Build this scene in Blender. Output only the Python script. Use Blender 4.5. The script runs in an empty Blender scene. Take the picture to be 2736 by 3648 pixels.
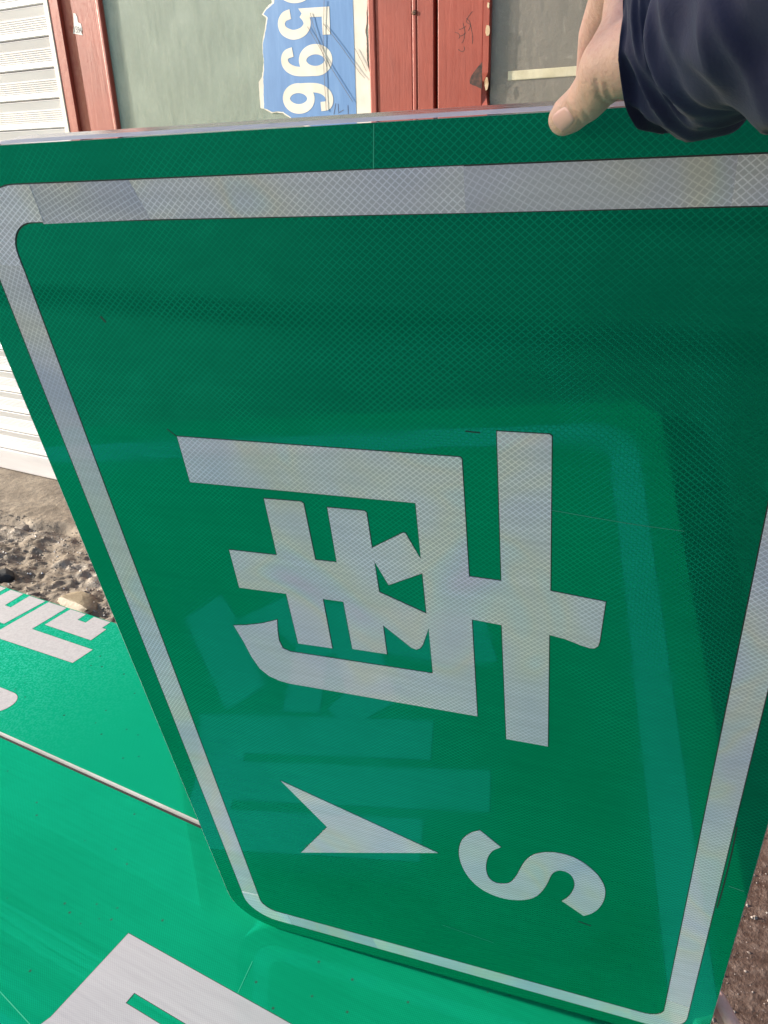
import bpy, bmesh, math, random
from mathutils import Vector, Matrix, noise, geometry
random.seed(7)
sc = bpy.context.scene
COL = sc.collection

# ------------------------------------------------------------------ camera
CZ = 0.9858                                    # camera height above the ground
MROW = [(0.87710778, 0.17440040, -0.44751140),
        (0.47951383, -0.37104364, 0.79523148),
        (-0.02735757, -0.91209162, -0.40907266)]
cam_d = bpy.data.cameras.new('camera'); cam = bpy.data.objects.new('camera', cam_d); COL.objects.link(cam)
R = Matrix([(r[0], -r[1], -r[2]) for r in MROW]).to_4x4()
cam.matrix_world = Matrix.Translation((0, 0, CZ)) @ R
cam_d.sensor_fit = 'VERTICAL'; cam_d.sensor_height = 36.0
cam_d.lens = 36.0 * 2851.475 / 3648.0
cam_d.clip_start = 0.02; cam_d.clip_end = 500
sc.camera = cam
# ------------------------------------------------------------------ light
SUN = Vector((-0.925, -0.225, 0.305)).normalized()  # direction towards the sun
wd = bpy.data.worlds.new('World'); sc.world = wd; wd.use_nodes = True
nt = wd.node_tree
sky = nt.nodes.new('ShaderNodeTexSky'); sky.sky_type = 'NISHITA'; sky.sun_disc = False
sky.sun_elevation = math.asin(SUN.z); sky.sun_rotation = math.atan2(SUN.x, SUN.y)
sky.air_density = 1.0; sky.dust_density = 1.5; sky.ozone_density = 1.0
bg = nt.nodes['Background']; bg.inputs['Strength'].default_value = 0.15
nt.links.new(sky.outputs[0], bg.inputs[0])
sl = bpy.data.lights.new('sun', 'SUN'); sl.energy = 5.0; sl.angle = math.radians(0.5); sl.color = (1.0, 0.93, 0.82)
so = bpy.data.objects.new('sun', sl); COL.objects.link(so)
so.rotation_euler = SUN.to_track_quat('Z', 'Y').to_euler(); so.location = (-4, -2, 5)
sc.view_settings.view_transform = 'Standard'; sc.view_settings.look = 'None'
sc.view_settings.exposure = 1.15; sc.view_settings.gamma = 1.0
sc.view_settings.use_curve_mapping = False

# ------------------------------------------------------------------ helpers
def obj(name, verts, faces, mat=None, parent=None, smooth=False):
    me = bpy.data.meshes.new(name); me.from_pydata([tuple(v) for v in verts], [], faces); me.update()
    if smooth: me.polygons.foreach_set('use_smooth', [True] * len(me.polygons))
    if mat: me.materials.append(mat)
    o = bpy.data.objects.new(name, me); COL.objects.link(o)
    if parent: o.parent = parent
    return o
def bmobj(name, bm, mat=None, parent=None, smooth=False):
    me = bpy.data.meshes.new(name); bm.normal_update(); bm.to_mesh(me); bm.free()
    if smooth: me.polygons.foreach_set('use_smooth', [True] * len(me.polygons))
    if mat: me.materials.append(mat)
    o = bpy.data.objects.new(name, me); COL.objects.link(o)
    if parent: o.parent = parent
    return o
def thing(name, label, cat, mw=None, loc=(0, 0, 0), group=None):
    o = bpy.data.objects.new(name, None); COL.objects.link(o); o.empty_display_size = .1
    if mw is not None: o.matrix_world = mw
    else: o.location = loc
    tag(o, label, cat, group); return o
def tag(o, label=None, cat=None, group=None, kind=None):
    if label: o['label'] = label
    if cat: o['category'] = cat
    if group: o['group'] = group
    if kind: o['kind'] = kind
    return o
def boxbm(x0, x1, y0, y1, z0, z1, bev=0.0, bm=None, seg=2):
    b = bmesh.new()
    r = bmesh.ops.create_cube(b, size=1.0)
    for v in b.verts:
        v.co = Vector(((x0 + x1) / 2 + v.co.x * (x1 - x0), (y0 + y1) / 2 + v.co.y * (y1 - y0), (z0 + z1) / 2 + v.co.z * (z1 - z0)))
    if bev: bmesh.ops.bevel(b, geom=b.edges[:], offset=bev, segments=seg, affect='EDGES', profile=.6)
    if bm is None: return b
    me = bpy.data.meshes.new('t'); b.to_mesh(me); b.free(); bm.from_mesh(me); bpy.data.meshes.remove(me); return bm
def box(name, x0, x1, y0, y1, z0, z1, mat, parent=None, bev=0.0):
    return bmobj(name, boxbm(x0, x1, y0, y1, z0, z1, bev), mat, parent)
def area(p): return sum(p[i][0] * p[(i + 1) % len(p)][1] - p[(i + 1) % len(p)][0] * p[i][1] for i in range(len(p))) / 2
def ccw(p): return list(p) if area(p) > 0 else list(reversed(p))
def offset(p, d):
    n = len(p); out = []
    for i in range(n):
        a, b, c = Vector(p[i - 1][:2]), Vector(p[i][:2]), Vector(p[(i + 1) % n][:2])
        e1, e2 = (b - a), (c - b)
        if e1.length < 1e-9 or e2.length < 1e-9: out.append(tuple(b)); continue
        e1.normalize(); e2.normalize()
        n1, n2 = Vector((e1.y, -e1.x)), Vector((e2.y, -e2.x))
        k = n1 + n2; L = k.length_squared
        m = k * (2 * d / L) if L > .5 else k * (2 * d / .5)
        out.append((b.x + m.x, b.y + m.y))
    return out
def slab(name, outline, h0, h1, mat, parent=None, holes=(), mapf=None, side=None):
    """flat polygon (with holes) of thickness h0..h1 ; top at h1"""
    rings = [ccw(outline)] + [list(reversed(ccw(h))) for h in holes]
    flat = [q for r in rings for q in r]; n = len(flat)
    tris = geometry.tessellate_polygon([[Vector((q[0], q[1], 0)) for q in r] for r in rings])
    V = [(q[0], q[1], h1) for q in flat] + [(q[0], q[1], h0) for q in flat]
    F = []
    for t in tris:
        a, b, c = [Vector(flat[i]) for i in t]
        if (b - a).cross(c - a) < 0: t = (t[0], t[2], t[1])
        F.append(tuple(t))
    nt_ = len(F); s = 0
    for r in rings:
        for i in range(len(r)):
            a, b = s + i, s + (i + 1) % len(r)
            F.append((a, a + n, b + n, b))
        s += len(r)
    if mapf: V = [mapf(v) for v in V]
    o = obj(name, V, F, mat, parent)
    if side:
        o.data.materials.append(side)
        for i, p in enumerate(o.data.polygons):
            if i >= nt_: p.material_index = 1
    return o
def arc(cx, cy, r, a0, a1, n=10):
    return [(cx + r * math.cos(math.radians(a0 + (a1 - a0) * i / n)), cy + r * math.sin(math.radians(a0 + (a1 - a0) * i / n))) for i in range(n + 1)]
def rrect(x0, x1, y0, y1, r, n=10):
    return arc(x1 - r, y0 + r, r, -90, 0, n) + arc(x1 - r, y1 - r, r, 0, 90, n) + arc(x0 + r, y1 - r, r, 90, 180, n) + arc(x0 + r, y0 + r, r, 180, 270, n)
def tube(bm, pts, rad, seg=8, cap=True):
    rings = []; P = [Vector(p) for p in pts]
    for i, p in enumerate(P):
        t = (P[min(i + 1, len(P) - 1)] - P[max(i - 1, 0)]).normalized()
        u = t.orthogonal().normalized(); w = t.cross(u)
        r = rad[i] if isinstance(rad, (list, tuple)) else rad
        rings.append([bm.verts.new(p + (u * math.cos(2 * math.pi * k / seg) + w * math.sin(2 * math.pi * k / seg)) * r) for k in range(seg)])
    for a, b in zip(rings, rings[1:]):
        off = min(range(seg), key=lambda s: sum((a[k].co - b[(k + s) % seg].co).length for k in range(seg)))
        for k in range(seg): bm.faces.new((a[k], a[(k + 1) % seg], b[(k + 1 + off) % seg], b[(k + off) % seg]))
    if cap:
        bm.faces.new(rings[0]); bm.faces.new(rings[-1])
    bmesh.ops.recalc_face_normals(bm, faces=bm.faces[:])
    return bm
def ribbon(pts, w, closed=False):
    """polygon outline(s) of a stroke of constant width along a smooth centreline"""
    P = [Vector(p) for p in pts]; n = len(P); S = []
    rng = n if closed else n - 1
    for i in range(rng):
        p0 = P[(i - 1) % n] if closed or i > 0 else P[0]; p1 = P[i]; p2 = P[(i + 1) % n]
        p3 = P[(i + 2) % n] if closed or i + 2 < n else P[-1]
        for k in range(6):
            t = k / 6
            S.append(.5 * ((2 * p1) + (p2 - p0) * t + (2 * p0 - 5 * p1 + 4 * p2 - p3) * t * t + (3 * p1 - p0 - 3 * p2 + p3) * t ** 3))
    if not closed: S.append(P[-1])
    L, Rr = [], []
    for i, p in enumerate(S):
        a = S[i - 1] if closed or i else p; b = S[(i + 1) % len(S)] if closed or i + 1 < len(S) else p
        t = (b - a).normalized(); nn = Vector((-t.y, t.x)) * w / 2
        L.append(tuple(p + nn)); Rr.append(tuple(p - nn))
    return (L, Rr) if closed else L + Rr[::-1]

# ------------------------------------------------------------------ materials
class N:
    def __init__(s, name):
        s.m = bpy.data.materials.new(name); s.m.use_nodes = True; s.t = s.m.node_tree
        s.b = s.t.nodes['Principled BSDF']
    def new(s, t, **k):
        n = s.t.nodes.new(t)
        for a, v in k.items(): setattr(n, a, v)
        return n
    def link(s, a, b): s.t.links.new(a, b)
    def put(s, sock, v):
        if hasattr(v, 'is_linked') or isinstance(v, bpy.types.NodeSocket): s.link(v, sock)
        else: sock.default_value = v
    def set(s, **k):
        for a, v in k.items(): s.put(s.b.inputs[a.replace('_', ' ')], v)
        return s
    def math(s, op, a, b=0.0, c=None, clamp=False):
        n = s.new('ShaderNodeMath', operation=op, use_clamp=clamp); s.put(n.inputs[0], a); s.put(n.inputs[1], b)
        if c is not None: s.put(n.inputs[2], c)
        return n.outputs[0]
    def coord(s): return s.new('ShaderNodeTexCoord').outputs['Object']
    def pos(s): return s.new('ShaderNodeNewGeometry').outputs['Position']
    def scale(s, v, sc_):
        n = s.new('ShaderNodeMapping'); s.link(v, n.inputs[0]); n.inputs['Scale'].default_value = sc_; return n.outputs[0]
    def noise(s, v, sc_=5, det=4, rough=.55, dist=0):
        n = s.new('ShaderNodeTexNoise'); s.link(v, n.inputs['Vector']); n.inputs['Scale'].default_value = sc_
        n.inputs['Detail'].default_value = det; n.inputs['Roughness'].default_value = rough; n.inputs['Distortion'].default_value = dist
        return n.outputs[0]
    def vor(s, v, sc_=5, feat='F1', rnd=1.0):
        n = s.new('ShaderNodeTexVoronoi', feature=feat); s.link(v, n.inputs['Vector']); n.inputs['Scale'].default_value = sc_; n.inputs['Randomness'].default_value = rnd
        return n.outputs['Distance']
    def ramp(s, f, stops, interp='LINEAR'):
        n = s.new('ShaderNodeValToRGB'); s.link(f, n.inputs[0]); e = n.color_ramp.elements; n.color_ramp.interpolation = interp
        while len(e) < len(stops): e.new(.5)
        for q, (p, c) in zip(e, stops):
            q.position = p; q.color = (c, c, c, 1) if isinstance(c, (int, float)) else (*c, 1)
        return n.outputs[0]
    def rng(s, f, a, b, c=0.0, d=1.0):
        n = s.new('ShaderNodeMapRange'); s.link(f, n.inputs[0]); n.interpolation_type = 'SMOOTHSTEP'
        for i, v in enumerate((a, b, c, d)): s.put(n.inputs[i + 1], v)
        return n.outputs[0]
    def mix(s, f, a, b, blend='MIX'):
        n = s.new('ShaderNodeMix', data_type='RGBA', blend_type=blend); s.put(n.inputs[0], f)
        for i, v in ((6, a), (7, b)):
            if isinstance(v, tuple): v = (*v, 1) if len(v) == 3 else v
            s.put(n.inputs[i], v)
        return n.outputs[2]
    def bump(s, h, st=.2, dist=.001, sock='Normal', prev=None):
        n = s.new('ShaderNodeBump'); s.link(h, n.inputs['Height']); n.inputs['Strength'].default_value = st; n.inputs['Distance'].default_value = dist
        if prev is not None: s.link(prev, n.inputs['Normal'])
        if sock: s.link(n.outputs[0], s.b.inputs[sock])
        return n.outputs[0]
    def xyz(s, v):
        n = s.new('ShaderNodeSeparateXYZ'); s.link(v, n.inputs[0]); return n.outputs

def lattice(n, v, sx, sy, lw=.11, ang=0.0):
    """diamond cell net of prismatic sheeting: 1 on the seal lines, 0 inside the cells"""
    if ang:
        mp = n.new('ShaderNodeMapping'); n.link(v, mp.inputs[0]); mp.inputs['Rotation'].default_value = (0, 0, ang); v = mp.outputs[0]
    x, y, _ = n.xyz(v)
    a = n.math('MULTIPLY', x, 1 / sx); b = n.math('MULTIPLY', y, 1 / sy)
    ds = []
    for op in ('ADD', 'SUBTRACT'):
        q = n.math(op, a, b); q = n.math('FRACT', q); q = n.math('SUBTRACT', q, .5); q = n.math('ABSOLUTE', q)
        ds.append(n.math('SUBTRACT', .5, q))           # distance to the nearest line, 0..0.5
    # rounded cell corners: smooth minimum
    d = n.math('SMOOTH_MIN', ds[0], ds[1], .16)
    return n.rng(d, lw * .25, lw * 1.25, 1.0, 0.0)

def gloss(n, col, rough, ior, spec):
    """matt film under a clear glossy face"""
    n.set(Base_Color=col, Roughness=.9, Specular_IOR_Level=0.)
    n.gl = n.new('ShaderNodeBsdfGlossy'); n.gl.inputs['Color'].default_value = (*spec, 1); n.put(n.gl.inputs['Roughness'], rough)
    fr = n.new('ShaderNodeFresnel'); fr.inputs[0].default_value = ior
    mx = n.new('ShaderNodeMixShader'); n.link(fr.outputs[0], mx.inputs[0]); n.link(n.gl.outputs[0], mx.inputs[2])
    ad = n.new('ShaderNodeAddShader'); n.link(n.b.outputs[0], ad.inputs[0]); n.link(mx.outputs[0], ad.inputs[1])
    n.link(ad.outputs[0], n.t.nodes['Material Output'].inputs[0])
def sheeting(name, cell, line, sx=.005, sy=.0044, lw=.12, ang=0., tint=None, rough=.38, coat_r=.035, bump=.05, contrast=(.35, 1.0), dirt=None, wob=.06, seed=0., spec=(1., 1., 1.), ior=1.6):
    n = N(name); v = n.coord()
    if seed:
        mp = n.new('ShaderNodeMapping'); n.link(v, mp.inputs[0]); mp.inputs['Location'].default_value = (seed, seed * .7, 0); v2 = mp.outputs[0]
    else: v2 = v
    lat = lattice(n, v, sx, sy, lw, ang)
    big = n.math('ADD', n.math('MULTIPLY', n.noise(v2, 4.0, 3, .5), .75), n.math('MULTIPLY', n.noise(v2, 34.0, 4, .6), .25))
    con = n.rng(big, .40, .60, *contrast)
    k = n.math('MULTIPLY', lat, con)
    col = n.mix(k, cell, line)
    if tint:
        hue = n.noise(v2, 7.0, 2, .5, .9)
        col = n.mix(.85, col, n.ramp(hue, tint), 'MULTIPLY')
    streak = n.noise(n.scale(v2, (3, 60, 1)), 3.0, 3, .6)
    col = n.mix(n.rng(streak, .3, .8, 0., .22), col, tuple(.55 * c for c in cell))
    if dirt:
        sp = n.vor(v2, dirt[0]); col = n.mix(n.rng(sp, .02, .09, dirt[1], 0.), col, (.03, .035, .03))
    smear = n.noise(n.scale(v2, (1.5, 9, 1)), 6.0, 5, .65, .5)
    gloss(n, col, n.rng(smear, .40, .72, coat_r * .6, coat_r * 3.0), ior, spec)
    wv = n.noise(v2, 14.0, 2, .5)
    h = n.math('MULTIPLY_ADD', lat, bump, n.math('MULTIPLY', wv, wob * 2))
    n.link(n.bump(h, 1.0, .0006, None), n.gl.inputs['Normal'])
    return n.m

GREEN_C, GREEN_L = (.001, .098, .047), (.002, .190, .096)
TEAL = (.02, 1.0, .70)
M_panel = sheeting('green_prismatic_sheeting', GREEN_C, GREEN_L, lw=.115, contrast=(.10, .85), spec=TEAL, ior=2.65)
IRI = [(.28, (.74, .80, 1.0)), (.40, (.90, .90, 1.0)), (.49, (.95, .95, .96)), (.56, (1.0, .96, .82)), (.60, (.90, .97, .92)), (.66, (.86, .90, 1.0)), (.74, (.95, .80, 1.0))]
WC, WL = (.51, .505, .53), (.84, .83, .86)
M_white = sheeting('white_prismatic_sheeting', WC, WL, lw=.13, tint=IRI, contrast=(.45, 1.))
TAPES = [sheeting('white_tape_%d' % i, tuple(c * f for c in WC), tuple(c * f for c in WL), lw=.13, ang=a, tint=IRI, contrast=(.4, 1.), seed=1.3 * i + .4)
         for i, (f, a) in enumerate([(1.0, .0), (.86, .35), (.95, -.2), (1.06, .12), (.92, .6)])]
def simple(name, c, r=.5, metal=0., **k):
    n = N(name); n.set(Base_Color=(*c, 1), Roughness=r, Metallic=metal, **k); return n.m
M_gap = simple('dark_cut_edge', (.02, .022, .022), .7)
M_alu = N('brushed_aluminium'); v = M_alu.coord()
q = M_alu.noise(M_alu.scale(v, (2, 80, 80)), 6, 4); M_alu.set(Base_Color=M_alu.ramp(q, [(.3, (.62, .62, .66)), (.7, (.80, .80, .84))]), Metallic=1.0, Roughness=M_alu.rng(q, .3, .7, .18, .32)); M_alu = M_alu.m
M_edge = N('white_wrapped_edge'); v = M_edge.coord()
M_edge.set(Base_Color=M_edge.ramp(M_edge.noise(v, 30, 4), [(.3, (.50, .49, .55)), (.7, (.64, .63, .68))]), Roughness=.4); M_edge = M_edge.m

# ------------------------------------------------------------------ standing sign frame
U = Vector((0.98518832, 0.17077306, 0.01550926)).normalized()
V_ = Vector((-0.02119795, 0.21104236, -0.97724704)); V_ = (V_ - U * V_.dot(U)).normalized()
NN = U.cross(-V_).normalized()
T = Vector((-0.5518, 0.3651, 0.0107 + CZ))
PM = Matrix(((U.x, -V_.x, NN.x, T.x), (U.y, -V_.y, NN.y, T.y), (U.z, -V_.z, NN.z, T.z), (0, 0, 0, 1)))
PW, PH = 0.600, 0.989

# ------------------------------------------------------------------ ground
def gh(x, y):
    """height of the dirt strip beside the wall and of the worn pavement on the right"""
    p = Vector((x, y, 0))
    left = 1 / (1 + math.exp(max(-40, min(40, (x + .9) / .12))))
    band = math.exp(-((y - 1.20) / .22) ** 2)
    z = .010 * noise.fractal(p * 6, 1.0, 2.0, 4) * (.4 + band) * left
    r = noise.ridged_multi_fractal(p * 9 + Vector((3, 7, 0)), .9, 2.1, 4, 1.0, 2.0)
    z += .011 * (r - 1.0) * band * left
    z += .004 * noise.fractal(p * 22 + Vector((5, 1, 0)), .8, 2.0, 3) * band * left
    z += .0030 * noise.fractal(p * 55, .8, 2.0, 4) * (.25 + .75 * left) * (.5 + band)
    z += .030 * left * max(0, min(1, (1.52 - y) / -.5 + .35)) * .0
    t = max(0, min(1, (y - 1.30) / .3)); z = z * (1 - .65 * t) + .002 * noise.noise(p * 20) * t
    c = abs((y - 1.375) - .10 * noise.noise(Vector((x * 5, 0, 3))) - .05 * (x + 2.0))
    if x < -1.75: z -= .022 * math.exp(-(c / .022) ** 2) * min(1, (-1.75 - x) / .12)
    fade = max(0, min(1, (x + 4.2) / .5)) * max(0, min(1, (1.2 - x) / .4)) * max(0, min(1, (y - .55) / .15)) * max(0, min(1, (1.66 - y) / .06))
    return z * fade
def axis(a, b, step, lo, hi):
    c = []; x = a; n_ = int(round((b - a) / step)); c = [a + (b - a) * i / n_ for i in range(n_ + 1)]
    s = step * 2.0; x = a
    while x > lo: x = max(lo, x - s); c.insert(0, x); s *= 1.6
    s = step * 2.0; x = b
    while x < hi: x = min(hi, x + s); c.append(x); s *= 1.6
    return c
gx = axis(-2.75, -1.0, .0062, -150, 150); gy = axis(1.0, 1.69, .0060, -150, 150)
gx = sorted(set(gx + [-.1 + .012 * i for i in range(45)]))
V = [(x, y, gh(x, y)) for y in gy for x in gx]; W = len(gx)
F = [(j * W + i, j * W + i + 1, (j + 1) * W + i + 1, (j + 1) * W + i) for j in range(len(gy) - 1) for i in range(W - 1)]
g = N('dirt_and_pavement'); p = g.pos(); x, y, z = g.xyz(p)
n1 = g.noise(p, 9, 6, .62); n2 = g.noise(p, 60, 5, .65); n3 = g.noise(p, 260, 3, .6)
sand = g.ramp(n1, [(.28, (.13, .097, .066)), (.5, (.205, .160, .113)), (.72, (.285, .230, .168))])
sand = g.mix(g.rng(n2, .4, .66, 0., .50), sand, (.095, .074, .056))
ice_m = g.math('MULTIPLY', g.rng(g.noise(p, 4.2, 4, .55, .5), .47, .60), g.math('MULTIPLY', g.rng(y, 1.08, 1.16), g.rng(y, 1.42, 1.32)))
sand = g.mix(g.math('MULTIPLY', ice_m, .75), sand, (.27, .222, .172))
pave = g.ramp(n2, [(.30, (.045, .028, .021)), (.52, (.105, .066, .051)), (.70, (.20, .140, .112))])
sp = g.vor(p, 150); pave = g.mix(g.rng(sp, .10, .22, .75, 0.), pave, g.ramp(n3, [(.40, (.06, .04, .032)), (.60, (.36, .29, .26))]))
lr = g.rng(x, -1.0, -.6)
g.set(Base_Color=g.mix(lr, sand, pave), Roughness=g.mix(lr, g.mix(ice_m, (.85, .85, .85), (.50, .50, .50)), g.ramp(n2, [(.35, .30), (.65, .75)])), Specular_IOR_Level=.5)
hb = g.bump(n2, .55, .006, None); g.bump(n3, .6, .002, 'Normal', hb)
ground = obj('ground', V, F, g.m, None, True); tag(ground, kind='structure')

# ------------------------------------------------------------------ flat sign panels on the ground
ZT = 0.030
FG_C, FG_L = (.002, .185, .088), (.003, .26, .130)
M_flat = sheeting('green_sheeting_flat', FG_C, FG_L, sx=.0036, sy=.0032, lw=.10, rough=.42, coat_r=.014, bump=.025, contrast=(.3, 1.), dirt=(34, .9), wob=.05, spec=TEAL, ior=2.1)
fb = N('wet_green_sheeting_flat'); p = fb.pos(); lat = lattice(fb, p, .0036, .0032, .10)
wet = fb.noise(p, 3.0, 3, .5); far = fb.rng(fb.xyz(p)[0], -.95, -1.5)
col = fb.mix(fb.math('MULTIPLY', lat, .35), FG_C, FG_L)
fine = fb.noise(p, 240, 3, .6)
mott = fb.math('MULTIPLY', fb.rng(fine, .42, .62), fb.math('MULTIPLY', far, .55))
col = fb.mix(mott, col, (.05, .34, .26)); spk = fb.vor(p, 30); col = fb.mix(fb.rng(spk, .02, .10, .85, 0.), col, (.02, .03, .025))
spk = fb.vor(fb.scale(p, (1, 1, 1)), 95); col = fb.mix(fb.math('MULTIPLY', fb.rng(spk, .03, .16, .6, 0.), far), col, (.01, .12, .08))
gloss(fb, col, fb.rng(far, 0., 1., .06, .20), 2.0, TEAL)
h = fb.math('MULTIPLY', fine, far); fb.link(fb.bump(h, .5, .0012, None), fb.gl.inputs['Normal']); M_flatB = fb.m
M_fwhite = sheeting('white_sheeting_flat', (.345, .335, .35), (.43, .42, .44), sx=.0036, sy=.0032, lw=.10, rough=.45, coat_r=.04, bump=.03, contrast=(.3, .9), wob=.05)
fw = N('wet_white_sheeting_flat'); p = fw.pos(); fine = fw.noise(p, 200, 3, .6)
fw.set(Base_Color=fw.ramp(fine, [(.3, (.34, .325, .335)), (.7, (.44, .42, .43))]), Roughness=.4, Coat_Weight=1.0, Coat_Roughness=.12); fw.bump(fine, .5, .0012, 'Coat Normal'); M_fwhiteB = fw.m

flatA = thing('flat_sign', 'large bright green sign lying flat under the standing sign, white border and character strokes', 'road sign', loc=(0, 0, 0))
slab('sign_face', [(-2.6, -.47), (.045, -.47), (.095, -.42), (.095, .6745), (-2.6, .6745)], .004, ZT, M_flat, flatA, side=M_alu)
H1 = ZT + .0003; HG = ZT + .00015
def letter(parent, name, outline, holes, mat, hg, h1, d=.0007):
    g_ = slab(name + '_cut_line', offset(ccw(outline), d), hg - .0001, hg, M_gap, parent, [offset(ccw(h), -d) for h in holes])
    return slab(name, outline, hg, h1, mat, parent, holes)
ro, ri = .10, .045
strip = [(-2.6, -.405), (.042 - ro, -.405)] + arc(.042 - ro, -.405 + ro, ro, -90, 0)[1:] + [(.042, .660), (-.013, .660)] + arc(-.013 - ri, -.35 + ri, ri, 0, -90) + [(-2.6, -.35)]
letter(flatA, 'border_stripe', strip, [], M_fwhite, HG, H1)
EOUT = [(-.69, .485), (-.327, .485), (-.327, .426), (-.621, .426), (-.621, .411), (-.232, .411), (-.232, .349), (-.62, .349), (-.62, .335), (-.323, .335), (-.323, .27), (-.432, .27), (-.385, .237), (-.42, .147), (-.29, .172), (-.226, .162), (-.25, .075), (-.615, .033), (-.70, .085), (-.613, .107), (-.573, .136), (-.572, .262), (-.509, .262), (-.516, .155), (-.50, .148), (-.47, .223), (-.497, .255), (-.479, .27), (-.715, .27), (-.69, .355)]
letter(flatA, 'character_strokes', EOUT, [], M_fwhite, HG, H1)
letter(flatA, 'character_dot', [(-.796, .08), (-.739, .026), (-.70, .075), (-.612, .214), (-.669, .262)], [], M_fwhite, HG, H1)
# neighbouring character, further left on the same board
letter(flatA, 'neighbour_strokes', [(-1.62, .50), (-.98, .50), (-.98, .43), (-1.26, .43), (-1.26, .30), (-1.02, .30), (-1.02, .23), (-1.26, .23), (-1.26, .06), (-1.33, .06), (-1.33, .23), (-1.58, .23), (-1.58, .30), (-1.33, .30), (-1.33, .43), (-1.62, .43)], [], M_fwhite, HG, H1)
def seam(parent, pts, w, mat, z, name='sheet_seam'):
    o = slab(name, ribbon(pts, w), z - .0001, z, mat, parent); return o
M_seam = simple('pale_film_seam', (.02, .33, .19), .4)
seam(flatA, [(-.262, .556), (-.262, .45), (-.262, .30)], .0009, M_seam, ZT + .00012)
seam(flatA, [(-.515, .53), (-.508, .50), (-.505, .487)], .0009, M_seam, ZT + .00012)
seam(flatA, [(-.93, .37), (-.83, .356), (-.70, .336)], .0010, M_seam, ZT + .00012)
flatB = thing('flat_sign', 'wet speckled green sign lying flat beside the dirt, white strokes cut off at its edge', 'road sign', loc=(0, 0, 0))
ZB = ZT + .002
slab('sign_face', [(-2.6, .684), (-.15, .684), (-.15, 1.0555), (-2.6, 1.0555)], .004, ZB, M_flatB, flatB, side=M_gap)
M_trim = N('pale_metal_edge'); M_trim.set(Base_Color=M_trim.ramp(M_trim.noise(M_trim.coord(), 7, 3), [(.25, (.34, .32, .30)), (.65, (.56, .54, .52))]), Roughness=.45); M_trim = M_trim.m
slab('edge_trim', [(-2.6, .6815), (-.15, .6815), (-.15, .6838), (-2.6, .6838)], .004, ZB + .0006, M_trim, flatB)
M_gapshade = simple('gap_shade_black', (.010, .009, .008), .9)
slab('gap_shade_strip', [(-2.6, .6750), (-.15, .6750), (-.15, .6812), (-2.6, .6812)], .004, ZT - .0035, M_gapshade, flatB)  # black fill painted for the shade inside the gap between the boards
hb_, h1b = ZB + .00015, ZB + .0003
letter(flatB, 'stroke', [(-1.80, 1.053), (-1.669, 1.053), (-1.668, .985), (-1.651, .985), (-1.651, 1.053), (-1.605, 1.053), (-1.600, .996), (-1.578, .996), (-1.583, 1.053), (-1.527, 1.053), (-1.53, .940), (-1.80, .932)], [], M_fwhiteB, hb_, h1b)
letter(flatB, 'stroke', [(-1.516, 1.053), (-1.455, 1.053), (-1.453, .953), (-1.264, .955), (-1.264, .901), (-1.516, .893)], [], M_fwhiteB, hb_, h1b)
letter(flatB, 'stroke', [(-1.442, 1.053), (-1.391, 1.053), (-1.390, 1.027), (-1.363, 1.027), (-1.365, 1.053), (-1.313, 1.053), (-1.312, 1.027), (-1.299, 1.027), (-1.296, .980), (-1.441, .979)], [], M_fwhiteB, hb_, h1b)
letter(flatB, 'stroke', rrect(-1.52, -1.258, .712, .775, .030), [], M_fwhiteB, hb_, h1b)

# ------------------------------------------------------------------ roller shutter
shut = thing('roller_shutter', 'white ribbed metal roller shutter closed beside the red door', 'shutter', loc=(-3.2, 1.68, 0))
ms = N('white_shutter_paint'); v = ms.pos()
ms.set(Base_Color=ms.ramp(ms.noise(ms.scale(v, (1, 1, 6)), 4, 5), [(.3, (.58, .55, .545)), (.7, (.70, .67, .66))]), Roughness=.32, Specular_IOR_Level=.5, Coat_Weight=.25, Coat_Roughness=.15)
M_shut = ms.m
pitch = .0706
prof = [(0, .0005), (.0016, .0085), (.004, .0100), (.010, .0088), (.0175, .0050)]
zz = .0175
for k in range(6):
    prof += [(zz + .0012, .0062), (zz + .0032, .0062), (zz + .0044, .0046)]; zz += .0050
prof += [(.0490, .0050), (.0655, .0088), (.0680, .0096), (.0692, .0085), (.0700, .0005), (.0706, .0005)]
L = 2.65
def slat_mesh(name):
    Vs = []; Fs = []
    for zt, yo in prof:
        Vs += [(-1.35, -yo, zt), (1.322, -yo, zt)]
    for i in range(len(prof) - 1): Fs.append((2 * i, 2 * i + 1, 2 * i + 3, 2 * i + 2))
    k = len(Vs); Vs += [(-1.35, .006, 0), (1.322, .006, 0), (-1.35, .006, .0706), (1.322, .006, .0706)]
    Fs += [(k + 1, k, k + 2, k + 3)]
    me = bpy.data.meshes.new(name); me.from_pydata(Vs, [], Fs); me.update(); me.materials.append(M_shut); return me
sm = slat_mesh('slat')
for k in range(26):
    o = bpy.data.objects.new('slat', sm); COL.objects.link(o); o.parent = shut; o.location = (0, 0, .0815 + k * pitch + random.uniform(-.0004, .0004))
bmobj('bottom_bar', boxbm(-1.35, 1.322, -.012, .004, .003, .0795, .004), M_shut, shut)
M_cream = N('cream_guide_rail'); M_cream.set(Base_Color=M_cream.ramp(M_cream.noise(M_cream.pos(), 12, 5), [(.3, (.62, .54, .44)), (.7, (.78, .71, .60))]), Roughness=.5); M_cream = M_cream.m
bmobj('guide_rail', boxbm(1.3225, 1.3372, -.0135, .012, .0, 1.92, .0015), M_cream, shut)
bmobj('guide_rail', boxbm(-1.372, -1.352, -.0135, .012, .0, 1.92, .0015), M_cream, shut)

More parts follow.
